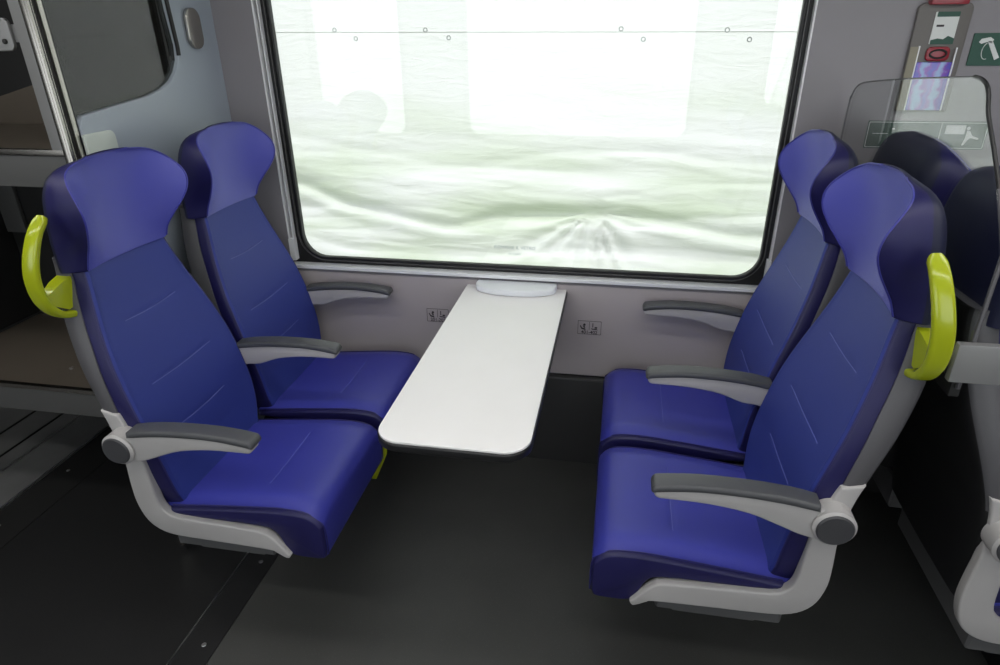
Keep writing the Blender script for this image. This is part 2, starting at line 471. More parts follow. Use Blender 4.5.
def make_head():
    bm = bmesh.new(); rings = [head_ring(z) for z in HZ]
    # round the very bottom and top inwards
    def shrink(r, k, dz):
        cx = sum(p[0] for p in r) / len(r); return [(cx + (p[0] - cx) * k, p[1] * k, p[2] + dz) for p in r]
    top = rings[-1]
    rings = [shrink(rings[0], .97, -.002)] + rings + [shrink(top, .80, .0035), shrink(top, .5, .0055), shrink(top, .15, .0062)]
    loft(bm, rings)
    return bm
def head_seam():
    L = []; R = []
    for z in [1.053 + (1.2975 - 1.053) * i / 70 for i in range(71)]:
        L.append((spl(HU, z) - .0012, -spl(HW, z) - .0006, zq(z))); R.append((spl(HU, z) - .0012, spl(HW, z) + .0006, zq(z)))
    rg = head_ring(1.2985)[2:29]
    return L + [(u, v, z + .0012) for u, v, z in rg] + R[::-1]

SF_OUT = [(.511, .732), (.502, .700), (.492, .640), (.489, .587), (.493, .520), (.493, .465), (.481, .415), (.458, .384), (.420, .366), (.36, .361), (.25, .358), (.145, .354), (.128, .349), (.108, .337), (.096, .334), (.090, .342)]
SF_IN = [(.104, .362), (.122, .385), (.142, .404), (.165, .411), (.27, .418), (.385, .424), (.412, .436), (.428, .464), (.434, .540), (.437, .600), (.448, .660), (.461, .704), (.468, .722)]
def make_side_frame(s):
    o = smooth_poly([Vector(p) for p in SF_OUT], 3, closed=False); i = smooth_poly([Vector(p) for p in SF_IN], 3, closed=False)
    pts = [tuple(p) for p in o + i]
    mp = Matrix(((1, 0, 0, 0), (0, 0, 1, s * 0.214), (0, 1, 0, 0), (0, 0, 0, 1)))
    return shape([pts], 0.026, mp, bevel=0.005)

def arm_pad_bm(s, vc, hub):
    top = [(.108, .697), (.112, .704), (.125, .709), (.20, .717), (.30, .716), (.38, .709), (.428, .699)]
    bot = [(.430, .683), (.36, .694), (.28, .700), (.20, .700), (.13, .692), (.112, .688), (.107, .693)]
    pts = [tuple(p) for p in smooth_poly([Vector(p) for p in top], 3, False) + smooth_poly([Vector(p) for p in bot], 3, False)]
    mp = Matrix(((1, 0, 0, 0), (0, 0, 1, s * vc), (0, 1, 0, 0), (0, 0, 0, 1)))
    return shape([pts], 0.048, mp, bevel=0.007, bres=3)
def arm_beam_bm(s, vc, hub):
    top = [(.115, .691), (.20, .702), (.30, .702), (.38, .694), (.44, .685), (.47, .690)]
    bot = [(.485, .650), (.470, .612), (.440, .612), (.40, .620), (.36, .636), (.30, .658), (.22, .670), (.14, .672), (.122, .673), (.114, .680)]
    if not hub:
        top = top[:-1] + [(.455, .682)]; bot = [(.462, .655), (.455, .630), (.43, .622), (.40, .632)] + bot[4:]
    pts = [tuple(p) for p in smooth_poly([Vector(p) for p in top], 3, False) + smooth_poly([Vector(p) for p in bot], 3, False)]
    mp = Matrix(((1, 0, 0, 0), (0, 0, 1, s * vc), (0, 1, 0, 0), (0, 0, 0, 1)))
    return shape([pts], 0.036, mp, bevel=0.006, bres=3)

def ribbon(bm, pts, widths, th, wdir):
    """flat rounded strip swept along pts; wdir = width direction"""
    P = [Vector(p) for p in pts]; wd = Vector(wdir); rings = []
    for i, p in enumerate(P):
        t = (P[min(i + 1, len(P) - 1)] - P[max(i - 1, 0)]).normalized()
        n = t.cross(wd).normalized(); w = widths[i]; ring = []
        for k in range(20):
            a = 2 * PI * k / 20; c, s = math.cos(a), math.sin(a)
            x = math.copysign(abs(c) ** .5, c) * w / 2; y = math.copysign(abs(s) ** .7, s) * th / 2
            ring.append(p + wd * x + n * y)
        rings.append(ring)
    loft(bm, rings)

def make_seat(label, loc, rz, aisle, grp, hub=True, mid_arm=True, wall_arm=False, release=False, handle=True):
    """aisle = local y sign of the aisle side"""
    t = thing('passenger_seat', label, 'seat', loc, rz, grp)
    a = aisle
    p = obj('seat_cushion', make_pan(), 'pan', t, angle=60)
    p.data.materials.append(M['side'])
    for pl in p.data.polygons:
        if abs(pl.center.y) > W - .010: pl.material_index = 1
    for s in (-1, 1):
        b = bmesh.new(); tube(b, pan_edge(s * (W - .012), s), .0018, 6); obj('piping', b, 'pipe', p)
    b = bmesh.new()
    tube(b, [(0.18, -.12 + .24 * k / 24, pan_top(.18, -.12 + .24 * k / 24) + .0003) for k in range(25)], .0009, 5); obj('stitching', b, 'thread', p)
    k_ = obj('backrest', make_back(), 'back', t, angle=60)
    for s in (-1, 1):
        b = bmesh.new(); pts = []
        for i in range(50):
            z = .47 + (1.05 - .47) * i / 49; w = spl(WB, z)
            pts.append((back_front(z, w) + .0055, s * (w - .0035), z))
        tube(b, pts, .0018, 6); obj('piping', b, 'pipe', k_)
    for zc, h in BACK_SEAMS:
        b = bmesh.new(); pts = []
        for i in range(25):
            v = -h + 2 * h * i / 24; z = zc + .006 * (v / h) ** 2 - .003
            pts.append((back_front(z, v) - .0002, v, z))
        tube(b, pts, .0009, 5); obj('stitching', b, 'thread', k_)
    h = obj('headrest', make_head(), 'head', t, angle=60)
    # side and rear cover of the headrest is the darker leather
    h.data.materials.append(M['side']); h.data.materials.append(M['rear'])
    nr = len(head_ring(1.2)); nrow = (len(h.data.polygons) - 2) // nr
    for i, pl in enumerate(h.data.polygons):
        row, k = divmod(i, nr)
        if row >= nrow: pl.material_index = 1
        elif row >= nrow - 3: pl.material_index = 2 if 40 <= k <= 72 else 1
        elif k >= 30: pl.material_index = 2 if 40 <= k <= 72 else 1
    b = bmesh.new(); tube(b, head_seam(), .0020, 6); obj('piping', b, 'pipe_head', h)
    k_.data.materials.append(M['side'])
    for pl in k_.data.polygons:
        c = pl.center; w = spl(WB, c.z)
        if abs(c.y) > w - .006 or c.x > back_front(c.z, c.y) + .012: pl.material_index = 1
    sh = obj('back_shell', make_shell(), 'shell_dark', t)
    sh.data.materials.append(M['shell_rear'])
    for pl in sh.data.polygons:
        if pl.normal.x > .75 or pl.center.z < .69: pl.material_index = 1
    for s in ((a, -a) if wall_arm else (a,) if hub else (-a,)):
        f = obj('side_frame', make_side_frame(s), 'shell', t, angle=35)
    b = bmesh.new(); box(b, .15, .43, -.200, .200, .305, .40, .014, 3); box(b, .19, .38, -.185, .185, .286, .33, .012, 3)
    obj('underside_cover', b, 'under', t)
    def arm(s, vc, hub_):
        ar = obj('armrest', arm_beam_bm(s, vc, hub_), 'shell', t, angle=35)
        obj('arm_pad', arm_pad_bm(s, vc, hub_), 'pad', ar, angle=35)
        if hub_:
            b = bmesh.new(); cyl(b, (.460, s * (vc + .002), .650), (0, s, 0), .041, .052, 40, .005); obj('hub', b, 'shell', ar)
            b = bmesh.new(); cyl(b, (.460, s * (vc + .028), .650), (0, s, 0), .0355, .008, 40, .003); obj('hub_cap', b, 'cap', ar)
    if hub: arm(a, .238, True)
    if mid_arm: arm(-a, .230 if hub else .226, False)
    if hub and handle:
        b = bmesh.new()
        arc = smooth_poly([Vector(q) for q in [(0.524, a * .200, 1.192), (0.530, a * .226, 1.160), (0.540, a * .244, 1.110), (0.550, a * .247, 1.060), (0.556, a * .236, 1.010), (0.558, a * .206, .970), (0.557, a * .165, .955)]], 5, False)
        n = len(arc); wd = [.026 + .011 * math.sin(PI * min(1, i / (n - 1) * .8 + .1)) for i in range(n)]
        wd[0] = .018; wd[1] = .026
        ribbon(b, arc, wd, .017, (1, 0, 0))
        loft(b, [[(x, a * y, z) for x, y, z in r] for r in (
            [(.552, .150, .975), (.588, .150, .975), (.588, .150, 1.040), (.552, .150, 1.040)],
            [(.552, .180, .970), (.586, .180, .970), (.584, .180, 1.034), (.552, .180, 1.034)],
            [(.555, .226, 1.000), (.578, .226, 1.000), (.576, .220, 1.018), (.555, .220, 1.018)])])
        obj('grab_handle', b, 'lime', t, angle=50)
    if release:
        b = shape([[(.048, .222), (.078, .222), (.040, .318), (.020, .360), (.004, .360), (.004, .325)], circle(.034, .300, .0125, 16)], .008,
                  Matrix(((1, 0, 0, .0), (0, 0, 1, -a * .237), (0, 1, 0, 0), (0, 0, 0, 1))), bevel=.0015)
        b.transform(Matrix.Translation((-0.006, 0, .010)))
        o = obj('release_lever', b, 'lime', t)
        o['label'] = 'lime green lever with a round hole'
    return t

YN, YF = 1.322, 1.785
XL, XR = -0.660, 0.0
G = 'blue passenger seats'
make_seat('blue seat nearest on the left, with lime handle, beside the aisle', (XL, YN, 0), PI, 1, G, True, True, release=True)
make_seat('blue window seat at the left, between the near left seat and grey partition', (XL, YF, 0), PI, 1, G, False, True)
make_seat('blue seat nearest on the right, with lime handle and round hub armrest', (XR, YN, 0), 0, -1, G, True, True)
make_seat('blue window seat at the right, behind the near right seat', (XR, YF, 0), 0, -1, G, False, True)
XB = 1.238
make_seat('dark blue seat cut off by the right edge, back turned to the glass divider', (XB, YN, 0), PI, 1, G, True, True, handle=False)
make_seat('dark blue seat by the wall, seen through the glass divider', (XB, YF, 0), PI, 1, G, False, True)
# cantilever beams carrying each pair of seats
def beam(x0, x1, lab):
    t = thing('seat_beam', lab, 'beam', ((x0 + x1) / 2, 2.07, 0), 0, 'beams under the seat pairs')
    b = bmesh.new(); hw = (x1 - x0) / 2
    box(b, -hw, hw, -.72, -.012, .245, .290, .008); obj('rail', b, 'under', t)
    b = bmesh.new(); box(b, -hw - .03, hw + .03, -.05, -.0105, .20, .34, .006); obj('wall_bracket', b, 'under', t)
beam(XL - .32, XL - .20, 'dark beam under the left pair of blue seats')
beam(XR + .20, XR + .32, 'dark beam under the facing right pair of blue seats')
beam(XB - .32, XB - .20, 'dark beam under the seats behind the glass divider')

# ------------------------------------------------------------------ room shell
YW = 2.07
CZ = 2.16
# window wall: upper panel with the window opening
GX0, GX1, GZ0, GZ1 = -1.112, 0.466, 0.790, 1.93     # clear glass
OX0, OX1, OZ0, OZ1 = -1.166, 0.499, 0.754, 1.99     # opening in wall
bm = shape([[(-3.4, .385), (3.2, .385), (3.2, CZ + .02), (-3.4, CZ + .02)], [(OX0, OZ0), (OX1, OZ0), (OX1, OZ1), (OX0, OZ1)],
            rrect(1.55, 3.0, GZ0, GZ1, .08)], .06, PXZ(YW + .03))
wall = struct(obj('wall_back', bm, 'wall', None, smooth=False))
b = bmesh.new(); box(b, -3.4, 3.2, YW + .030, YW + .06, 0, .39)
obj('lower_panel', b, 'dark', wall, smooth=False)
b = bmesh.new(); box(b, -1.31, 3.19, YW - .0022, YW + .004, .388, .736, .001); obj('panel_below_window', b, 'wall_low', wall)
# floors
b = bmesh.new(); box(b, -1.055, 3.2, -.8, 2.2, -.05, 0); struct(obj('floor', b, 'floor', None, smooth=False))
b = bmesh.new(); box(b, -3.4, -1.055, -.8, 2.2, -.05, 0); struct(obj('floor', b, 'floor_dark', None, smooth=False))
b = bmesh.new(); box(b, -3.4, 3.2, -.8, 2.13, CZ, CZ + .05); struct(obj('ceiling', b, 'ceil', None, smooth=False))
# opposite side wall with its windows
bm = shape([[(-3.4, -.02), (3.2, -.02), (3.2, CZ + .02), (-3.4, CZ + .02)]] + [rrect(x0, x1, .80, 1.80, .08) for x0, x1 in ((-2.95, -1.65), (-1.15, .45), (.95, 2.5))], .06, PXZ(-.78))
struct(obj('wall_front', bm, 'wall', None, smooth=False))
for x0, x1 in ((-2.95, -1.65), (-1.15, .45), (.95, 2.5)):
    bm = shape([rrect(x0 - .02, x1 + .02, .78, 1.82, .09)], .008, PXZ(-.80)); w = struct(obj('window_3', bm, 'glass', None, smooth=False))
    bm = shape([rrect(x0 - .03, x1 + .03, .77, 1.83, .1), rrect(x0, x1, .80, 1.80, .08)], .012, PXZ(-.745)); obj('gasket', bm, 'black', w)
b = bmesh.new(); box(b, -3.45, -3.4, -.8, 2.2, -.05, CZ + .05); struct(obj('wall_left', b, 'dark', None, smooth=False))
b = bmesh.new(); box(b, 3.2, 3.25, -.8, 2.2, -.05, CZ + .05); struct(obj('wall_right', b, 'wall', None, smooth=False))

# window 1: pane, gaskets, blind guides, sill
bm = shape([rrect(GX0 - .012, GX1 + .012, GZ0 - .012, GZ1 + .012, .085)], .01, PXZ(YW + .030))
win = struct(obj('window_1', bm, 'glass', None, smooth=False))
bm = shape([[(OX0, OZ0), (OX1, OZ0), (OX1, OZ1), (OX0, OZ1)], rrect(GX0 - .006, GX1 + .006, GZ0 - .006, GZ1 + .006, .085)], .02, PXZ(YW + .030))
obj('window_frame', bm, 'black', win, smooth=False)
bm = shape([rrect(GX0 - .010, GX1 + .010, GZ0 - .010, GZ1 + .010, .088), rrect(GX0, GX1, GZ0, GZ1, .08)], .022, PXZ(YW + .020), bevel=.003)
obj('gasket', bm, 'black', win)
bm = shape([rrect(GX0 - .020, GX1 + .0145, GZ0 - .0155, GZ1 + .02, .098), rrect(GX0 - .0168, GX1 + .0112, GZ0 - .0120, GZ1 + .016, .094)], .012, PXZ(YW + .017), bevel=.0008)
obj('gasket_lip', bm, 'grey_rub', win)
for x0, x1, y0 in ((GX0 - .0375, GX0 - .0335, .002), (GX0 - .0520, GX0 - .0475, -.002), (GX1 + .0275, GX1 + .0325, -.002)):
    b = bmesh.new(); box(b, x0, x1, YW + y0, YW + .026, .850, OZ1, .0008); obj('blind_guide', b, 'guide', win)
for x0, x1 in ((GX0 - .0525, GX0 - .0325), (GX1 + .0215, GX1 + .0330)):
    b = bmesh.new(); box(b, x0, x1, YW - .006, YW + .024, .775, .856, .002); obj('guide_end_cap', b, 'whitetrim', win)
b = bmesh.new(); box(b, OX0, OX1, YW - .016, YW + .026, OZ0 - .004, OZ0 + .009, .003); obj('window_sill', b, 'whitetrim', win)
tm = Matrix.Translation((-.327, YW + .0235, 1.619)) @ Matrix.Rotation(PI / 2, 4, 'X')
obj('window_lettering', text_mesh('EMERGENCY EXIT', .0185, tm), 'inkfaint', win, smooth=False)
tm = Matrix.Translation((-.337, YW + .0235, .852)) @ Matrix.Rotation(PI / 2, 4, 'X')
obj('window_lettering', text_mesh('ROMPERE IL VETRO', .0165, tm), 'inkfaint', win, smooth=False)
tm = Matrix.Translation((-.337, YW + .0235, .829)) @ Matrix.Rotation(PI / 2, 4, 'X')
obj('window_lettering', text_mesh('IN CASO', .011, tm), 'inkfaint', win, smooth=False)
bm = shape([rrect(1.53, 3.02, GZ0 - .02, GZ1 + .02, .09)], .01, PXZ(YW + .030)); w = struct(obj('window_2', bm, 'glass', None, smooth=False))
bm = shape([rrect(1.52, 3.03, GZ0 - .03, GZ1 + .03, .1), rrect(1.55, 3.0, GZ0, GZ1, .08)], .012, PXZ(YW - .002)); obj('gasket', bm, 'black', w)

# heater cover along the foot of the window wall
t = thing('heater_cover', 'long black heater cover at the foot of the wall, below the window', 'heater', (0, YW, 0))
b = bmesh.new(); box(b, -1.31, 3.19, -.010, .028, .0, .366, .003); obj('cover', b, 'heater', t)
b = bmesh.new(); box(b, -1.31, 3.19, -.012, .028, .3665, .3745, .001); obj('top_strip', b, 'rackgrey', t)
# pedestal box below the rear seats
b = bmesh.new(); box(b, 1.05, 1.36, 1.30, 2.055, 0, .27, .006)
tag(obj('floor_box', b, 'black'), 'black box on the floor under the seats behind the divider', 'box')

# floor strips
def strip(name, x0, x1, lab, xs, m='plate', h=.003):
    b = bmesh.new(); box(b, x0, x1, -.7, 2.04, .0, h, .001); o = struct(obj(name, b, m, None, smooth=False))
    b2 = bmesh.new(); box(b2, x0 - .004, x0, -.7, 2.04, .0, h + .0015, .0004); obj('strip_edge', b2, 'alu', o)
    for x in xs:
        for y in (.75, 1.06, 1.37, 1.68, 1.93):
            b3 = bmesh.new(); cyl(b3, (x, y, h), (0, 0, 1), .007, .003, 16, .001); obj('screw', b3, 'alu', o)
strip('trim_1', -1.105, -1.005, '', (-1.045,))
strip('trim_2', -2.09, -1.93, '', (-2.03,), 'dark')
b = bmesh.new()
box(b, -3.3, -2.10, -.7, 2.04, .0, .010, .002)
o = struct(obj('trim_3', b, 'sill'))
for x in (-2.27, -2.36, -2.5):
    b = bmesh.new(); box(b, x - .003, x + .003, -.7, 2.04, .010, .016, .001); obj('ridge', b, 'alu' if x == -2.27 else 'black', o)

# ceiling lamps
for y in (.12, .95):
    t = thing('ceiling_light', 'long lit strip lamp on the ceiling ' + ('above the seats' if y > .5 else 'above the aisle'), 'lamp', (0, y, CZ))
    b = bmesh.new(); box(b, -3.0, 3.0, -.085, .085, -.030, 0, .008); obj('housing', b, 'alu', t)
    b = bmesh.new(); box(b, -2.95, 2.95, -.07, .07, -.036, -.0305, .002); obj('diffuser', b, 'lamp', t)

# ------------------------------------------------------------------ table
t = thing('fold_table', 'white table with black rim between the facing blue seats, fixed to wall', 'table', (-.326, YW, .72))
TX = .1755
out = rrect(-TX, TX, -.965, -.004, (.06, .06, .006, .006), 10)
bm = shape([out], .006, PXY(-.003), bevel=.0012); obj('tabletop', bm, 'table', t)
bm = shape([rrect(-TX - .003, TX + .003, -.968, -.003, (.063, .063, .006, .006), 10)], .020, PXY(-.0165), bevel=.004); obj('rim', bm, 'tedge', t)
bm = shape([rrect(-TX + .014, TX - .014, -.950, -.02, (.06, .06, .006, .006), 10)], .016, PXY(-.0335), bevel=.005); obj('underside_tray', bm, 'tedge', t)
b = bmesh.new()
loft(b, [[(x, y, z) for x in (-.10,) for y, z in ((-.004, -.040), (-.004, -.24), (-.03, -.24), (-.55, -.070), (-.55, -.040))],
         [(x, y, z) for x in (.10,) for y, z in ((-.004, -.040), (-.004, -.24), (-.03, -.24), (-.55, -.070), (-.55, -.040))]])
obj('wall_bracket', b, 'tedge', t, smooth=False)
# crescent bin lid lying at the wall end
pts = [(-.138, -.006), (.138, -.006)] + [(.141 * math.cos(a), -.030 - .072 * abs(math.sin(a)) ** .75) for a in [-PI * k / 20 for k in range(21)]]
bm = shape([pts], .022, PXY(.7205 + .011), bevel=.006, bres=3)
bm.transform(Matrix.Translation((-.323, YW, 0)))
tag(obj('bin_lid', bm, 'tray'), 'pale grey crescent-shaped lid at the wall end of the white table', 'lid')

# seat reservation marks on the wall
def seat_mark(x, z, txt, lab):
    t = thing('seat_plate', lab, 'sign', (x, YW, z), 0, 'seat number plates')
    bm = shape([rrect(-.042, .042, -.027, .027, .002)], .0016, PXZ(-.0030)); obj('plate', bm, 'wall_low', t)
    bm = shape([rrect(-.041, .041, -.026, .026, .002), rrect(-.0396, .0396, -.0246, .0246, .001)], .0008, PXZ(-.0040)); obj('border', bm, 'ink', t)
    b = bmesh.new()
    for lp in (circle(-.018, .011, .0045, 12), [(-.034, .006), (-.031, .008), (-.026, -.001), (-.016, -.003), (-.012, -.009), (-.016, -.009), (-.028, -.006)], [(-.024, .007), (-.017, .006), (-.014, -.002), (-.020, .000)],
               [(-.0015, -.008), (0, -.008), (0, .022), (-.0015, .022)], [(.010, .018), (.013, .018), (.013, .002), (.010, .002)], [(.006, -.002), (.026, -.004), (.030, -.008), (.008, -.006)], [(.018, .004), (.027, .004), (.027, -.002), (.018, -.002)]):
        s = shape([lp], .0008, PXZ(-.0041)); me = bpy.data.meshes.new('q'); s.to_mesh(me); s.free(); b.from_mesh(me)
    obj('pictogram', b, 'ink', t, smooth=False)
    obj('seat_number', text_mesh(txt, .0172, Matrix.Translation((0, -.0042, -.018)) @ Matrix.Rotation(PI / 2, 4, 'X'), bold=True), 'ink', t, smooth=False)
seat_mark(-.618, .590, '201-202', 'small engraved seat number plate on the wall, left of the table')
seat_mark(-.066, .580, '401-402', 'small engraved seat number plate on the wall, right of the table')

# ------------------------------------------------------------------ partition on the left
XP = -1.325
t = thing('partition_screen', 'grey partition with dark glass and steel post behind the left seats', 'partition', (XP, 1.75, 0))
gl = smooth_poly([Vector(p) for p in [(1.434, 1.372), (1.62, 1.352 + .012), (1.70, 1.378), (1.785, 1.402)]], 1, False)
glass_out = [(1.425, 1.98), (1.425, 1.352), (1.55, 1.362), (1.70, 1.378), (1.76, 1.390), (1.805, 1.408), (1.838, 1.432), (1.860, 1.462), (1.868, 1.50), (1.860, 1.60), (1.852, 1.98)]
def off(p): return [(a - 1.75, b_) for a, b_ in p]
panel_loop = [(1.427, .02), (1.427, 1.330), (1.440, 1.352), (1.55, 1.364)] + glass_out[3:-1] + [(1.852, 2.0), (1.852, CZ - .002), (2.068, CZ - .002), (2.068, .02)]
bm = shape([off(panel_loop)], .030, PYZ(0), bevel=.002); obj('panel', bm, 'part', t, smooth=False)
bm = shape([off([(1.420, 1.345), (1.425, CZ - .003), (1.850, CZ - .003), (1.850, 1.98), (1.858, 1.60), (1.867, 1.50)] + glass_out[7:2:-1] + [(1.55, 1.366), (1.44, 1.355)])], .010, PYZ(-.002)); obj('glass_pane', bm, 'glass_dark', t, smooth=False)
strip_pts = [Vector((.0165, y - 1.75, z)) for y, z in [(1.852, 2.0), (1.856, 1.75), (1.862, 1.60), (1.8675, 1.50), (1.8655, 1.475)]]
b = bmesh.new()
loft(b, [[p + Vector((-.004, -.006, 0)), p + Vector((.002, -.006, 0)), p + Vector((.002, .006, 0)), p + Vector((-.004, .006, 0))] for p in strip_pts]); obj('glass_gasket', b, 'black', t)
# curved grey fillet where the panel meets the window wall
b = bmesh.new()
prof = [(0.0, 2.068)] + [(.015 + .006 * (1 - math.sin(a)), 2.068 - .12 * (1 - math.cos(a)) ) for a in [0.5 * PI * k / 8 for k in range(9)]] + [(0.0, 1.95)]
loft(b, [[(x, y - 1.75, z) for x, y in prof] for z in (.4, CZ - .003)]); obj('corner_fillet', b, 'part', t, angle=30)
# steel post: ribbed profile
b = bmesh.new()
for y0, y1, xo in ((-.373, -.364, .012), (-.346, -.332, .014)):
    box(b, -.006, xo, y0, y1, .02, CZ - .003, .004)
box(b, -.008, .006, -.374, -.330, .02, CZ - .003, .003)
obj('post', b, 'steel', t, angle=30)
b = bmesh.new(); box(b, .004, .009, -.3635, -.358, .02, CZ - .003, .001); box(b, .004, .0085, -.351, -.3465, .02, CZ - .003, .001); obj('post_groove', b, 'dark', t)
b = bmesh.new(); box(b, -.010, .010, -.3295, -.324, .02, CZ - .003, .002); obj('post_gasket', b, 'black', t)
bm = shape([rrect(-.331, -.228, 1.235, 1.312, (.002, .002, .018, .004))], .010, PYZ(.021), bevel=.002); obj('glass_clamp', bm, 'clamp', t)
# thin slot below clamp edge, oval steel knob
bm = shape([rrect(.168, .238, 1.490, 1.604, .031)], .014, PYZ(.023), bevel=.004, bres=3); obj('oval_catch', bm, 'steel', t)

# ------------------------------------------------------------------ luggage rack left of the post
t = thing('luggage_rack', 'dark luggage rack with brown shelves and steel edges left of the post', 'rack', (-2.0, 1.75, 0))
RY = -.25
def shelf(z, mm='bronze'):
    b = bmesh.new(); box(b, -.30, .64, RY + .01, .30, z - .02, z - .004, .002); s = obj('shelf', b, mm, t, smooth=False)
    b = bmesh.new(); box(b, -.95, .66, RY - .004, RY + .012, z - .012, z + .004, .002); obj('edge_trim', b, 'steel', s)
    b = bmesh.new(); box(b, -.95, .66, RY, RY + .02, z - .098, z - .013, .003); obj('fascia', b, 'rackgrey', s)
    b = bmesh.new(); cyl(b, (.20, RY + .13, z - .002), (0, 0, 1), .007, .004, 12); obj('screw', b, 'alu', s)
shelf(1.256); shelf(.505)
b = bmesh.new(); box(b, -.98, .66, .28, .31, .40, CZ - .003); obj('rear_panel', b, 'dark', t, smooth=False)
b = bmesh.new(); box(b, -.99, -.96, RY, .30, .40, CZ - .003); obj('side_panel', b, 'dark', t, smooth=False)
b = bmesh.new(); box(b, -.33, -.30, RY + .02, .28, .51, 1.232); obj('divider', b, 'dark', t, smooth=False)
b = bmesh.new(); box(b, -.33, -.30, RY + .02, .28, 1.262, CZ - .003); obj('divider', b, 'dark', t, smooth=False)
b = bmesh.new(); box(b, -.34, -.215, .262, .279, .85, 1.06, .004); obj('rear_flap', b, 'rackgrey', t)
for lp in ([(-.28, 1.240), (-.28, 1.300), (-.14, 1.342), (.004, 1.379), (.06, 1.272), (.06, 1.240)], [(-.28, .49), (-.28, .500), (-.105, .576), (.02, .62), (.30, .62), (.30, .49)]):
    bm = shape([lp], .012, PXZ(.268), bevel=.002); obj('rear_panel', bm, 'bronze', t, smooth=False)
b = bmesh.new(); box(b, .535, .585, RY - .02, RY + .02, 1.262, CZ - .003, .004); obj('upright', b, 'plategrey', t)
b = bmesh.new(); box(b, .53, .61, RY + .045, RY + .12, 1.262, 1.345, .003); obj('junction_box', b, 'bronze', t)
bm = shape([rrect(.36, .505, 1.500, 1.575, .016)], .010, PXZ(RY - .002), bevel=.002); bp = obj('bracket_plate', bm, 'plategrey', t)
b = bmesh.new(); box(b, .36, .54, RY + .004, RY + .02, 1.52, 1.56, .002); obj('bracket_arm', b, 'plategrey', t)
for (x, z) in ((.465, 1.552), (.485, 1.522)):
    b = bmesh.new(); cyl(b, (x, RY - .010, z), (0, 1, 0), .006, .008, 16, .002); obj('bolt', b, 'dark', bp)

# ------------------------------------------------------------------ glass divider on the right
XG = .619
t = thing('glass_divider', 'clear glass divider with rounded top standing between back-to-back seats', 'divider', (XG, 1.7, 0))
loop = [(1.03, .62), (1.20, 1.20), (1.235, 1.30), (1.315, 1.415)] 
loop = [(1.115, .95), (1.115, 1.20), (1.184, 1.289), (1.238, 1.346), (1.288, 1.395), (1.305, 1.424), (1.322, 1.440), (1.345, 1.448), (1.372, 1.450)]
loop += [(1.60, 1.432), (1.80, 1.414), (1.93, 1.400), (1.975, 1.392), (2.008, 1.375), (2.026, 1.350), (2.032, 1.32), (2.040, .95)]
bm = shape([[(a - 1.7, b_) for a, b_ in loop]], .008, PYZ(0)); obj('pane', bm, 'glass_clear', t, smooth=False)
b = bmesh.new(); pts = [(0, a - 1.7, b_) for a, b_ in loop[2:9]]
tube(b, smooth_poly([Vector(p) for p in pts], 3, False), .0036, 8); obj('edge_strip', b, 'black', t)
b = bmesh.new(); pts = [(0, a - 1.7, b_) for a, b_ in loop[:3]]; tube(b, pts, .0042, 6)
pts = [(0, a - 1.7, b_) for a, b_ in loop[8:]]
tube(b, smooth_poly([Vector(p) for p in pts], 2, False), .0018, 6); obj('polished_edge', b, 'shell_dark', t)
for y in (-.05, .2):
    b = bmesh.new(); box(b, -.012, .012, y - .02, y + .04, .955, 1.035, .004); obj('clamp', b, 'plategrey', t)
b = bmesh.new(); box(b, -.009, .009, -.58, .355, .93, .96, .003)
box(b, -.009, .009, .32, .355, .0, .94, .003)
obj('carrier', b, 'dark', t)
b = bmesh.new(); box(b, -.030, .052, -.606, -.590, .972, 1.045, .004); box(b, -.010, .012, -.592, -.56, .985, 1.03, .003); obj('bracket', b, 'plategrey', t)

# ------------------------------------------------------------------ signs and emergency box
def sign(name, lab, x0, x1, z0, z1, m):
    t = thing(name, lab, 'sign', ((x0 + x1) / 2, YW, (z0 + z1) / 2))
    hx, hz = (x1 - x0) / 2, (z1 - z0) / 2
    bm = shape([rrect(-hx, hx, -hz, hz, .003)], .003, PXZ(-.0020)); obj('plate', bm, m, t, smooth=False)
    return t
t = sign('hammer_sign', 'green square sign with a white hammer, top right on the wall', .903, .995, 1.432, 1.512, 'green')
b = bmesh.new()
for lp in ([(-.031, .018), (-.026, .026), (-.006, .030), (.004, .024), (-.001, .016), (-.012, .018), (-.024, .014)], [(-.010, .020), (.002, .020), (.028, -.020), (.018, -.026)]):
    s = shape([lp], .001, PXZ(-.0042)); me = bpy.data.meshes.new('q'); s.to_mesh(me); s.free(); b.from_mesh(me)
tube(b, [(-.018 + .012 * math.cos(a) + .012, -.0040, -.004 + .020 * math.sin(a)) for a in [PI * .6 + PI * k / 12 for k in range(13)]], .001, 5)
obj('pictogram', b, 'signwhite', t, smooth=False)
t = sign('exit_sign', 'long dull green exit sign on the wall behind the glass divider', .692, 1.005, 1.212, 1.288, 'greendim')
b = bmesh.new()
for lp in ([(.048, .028), (.098, .028), (.098, .004), (.048, .004)], circle(.106, .020, .005, 12),
           [(.104, .014), (.112, .012), (.120, .000), (.138, -.006), (.137, -.011), (.117, -.006), (.110, -.012), (.104, -.026), (.098, -.026), (.103, -.008)],
           [(.035, .033), (.0365, .033), (.0365, -.033), (.035, -.033)], [(-.14, .002), (-.10, .002), (-.10, .004), (-.14, .004)], [(-.09, .014), (-.084, .014), (-.084, .018), (-.09, .018)]):
    s = shape([lp], .001, PXZ(-.0042)); me = bpy.data.meshes.new('q'); s.to_mesh(me); s.free(); b.from_mesh(me)
obj('pictogram', b, 'signwhite', t, smooth=False)
obj('border', shape([rrect(-.154, .154, -.035, .035, .003), rrect(-.1525, .1525, -.0335, .0335, .003)], .001, PXZ(-.0042)), 'signwhite', t, smooth=False)

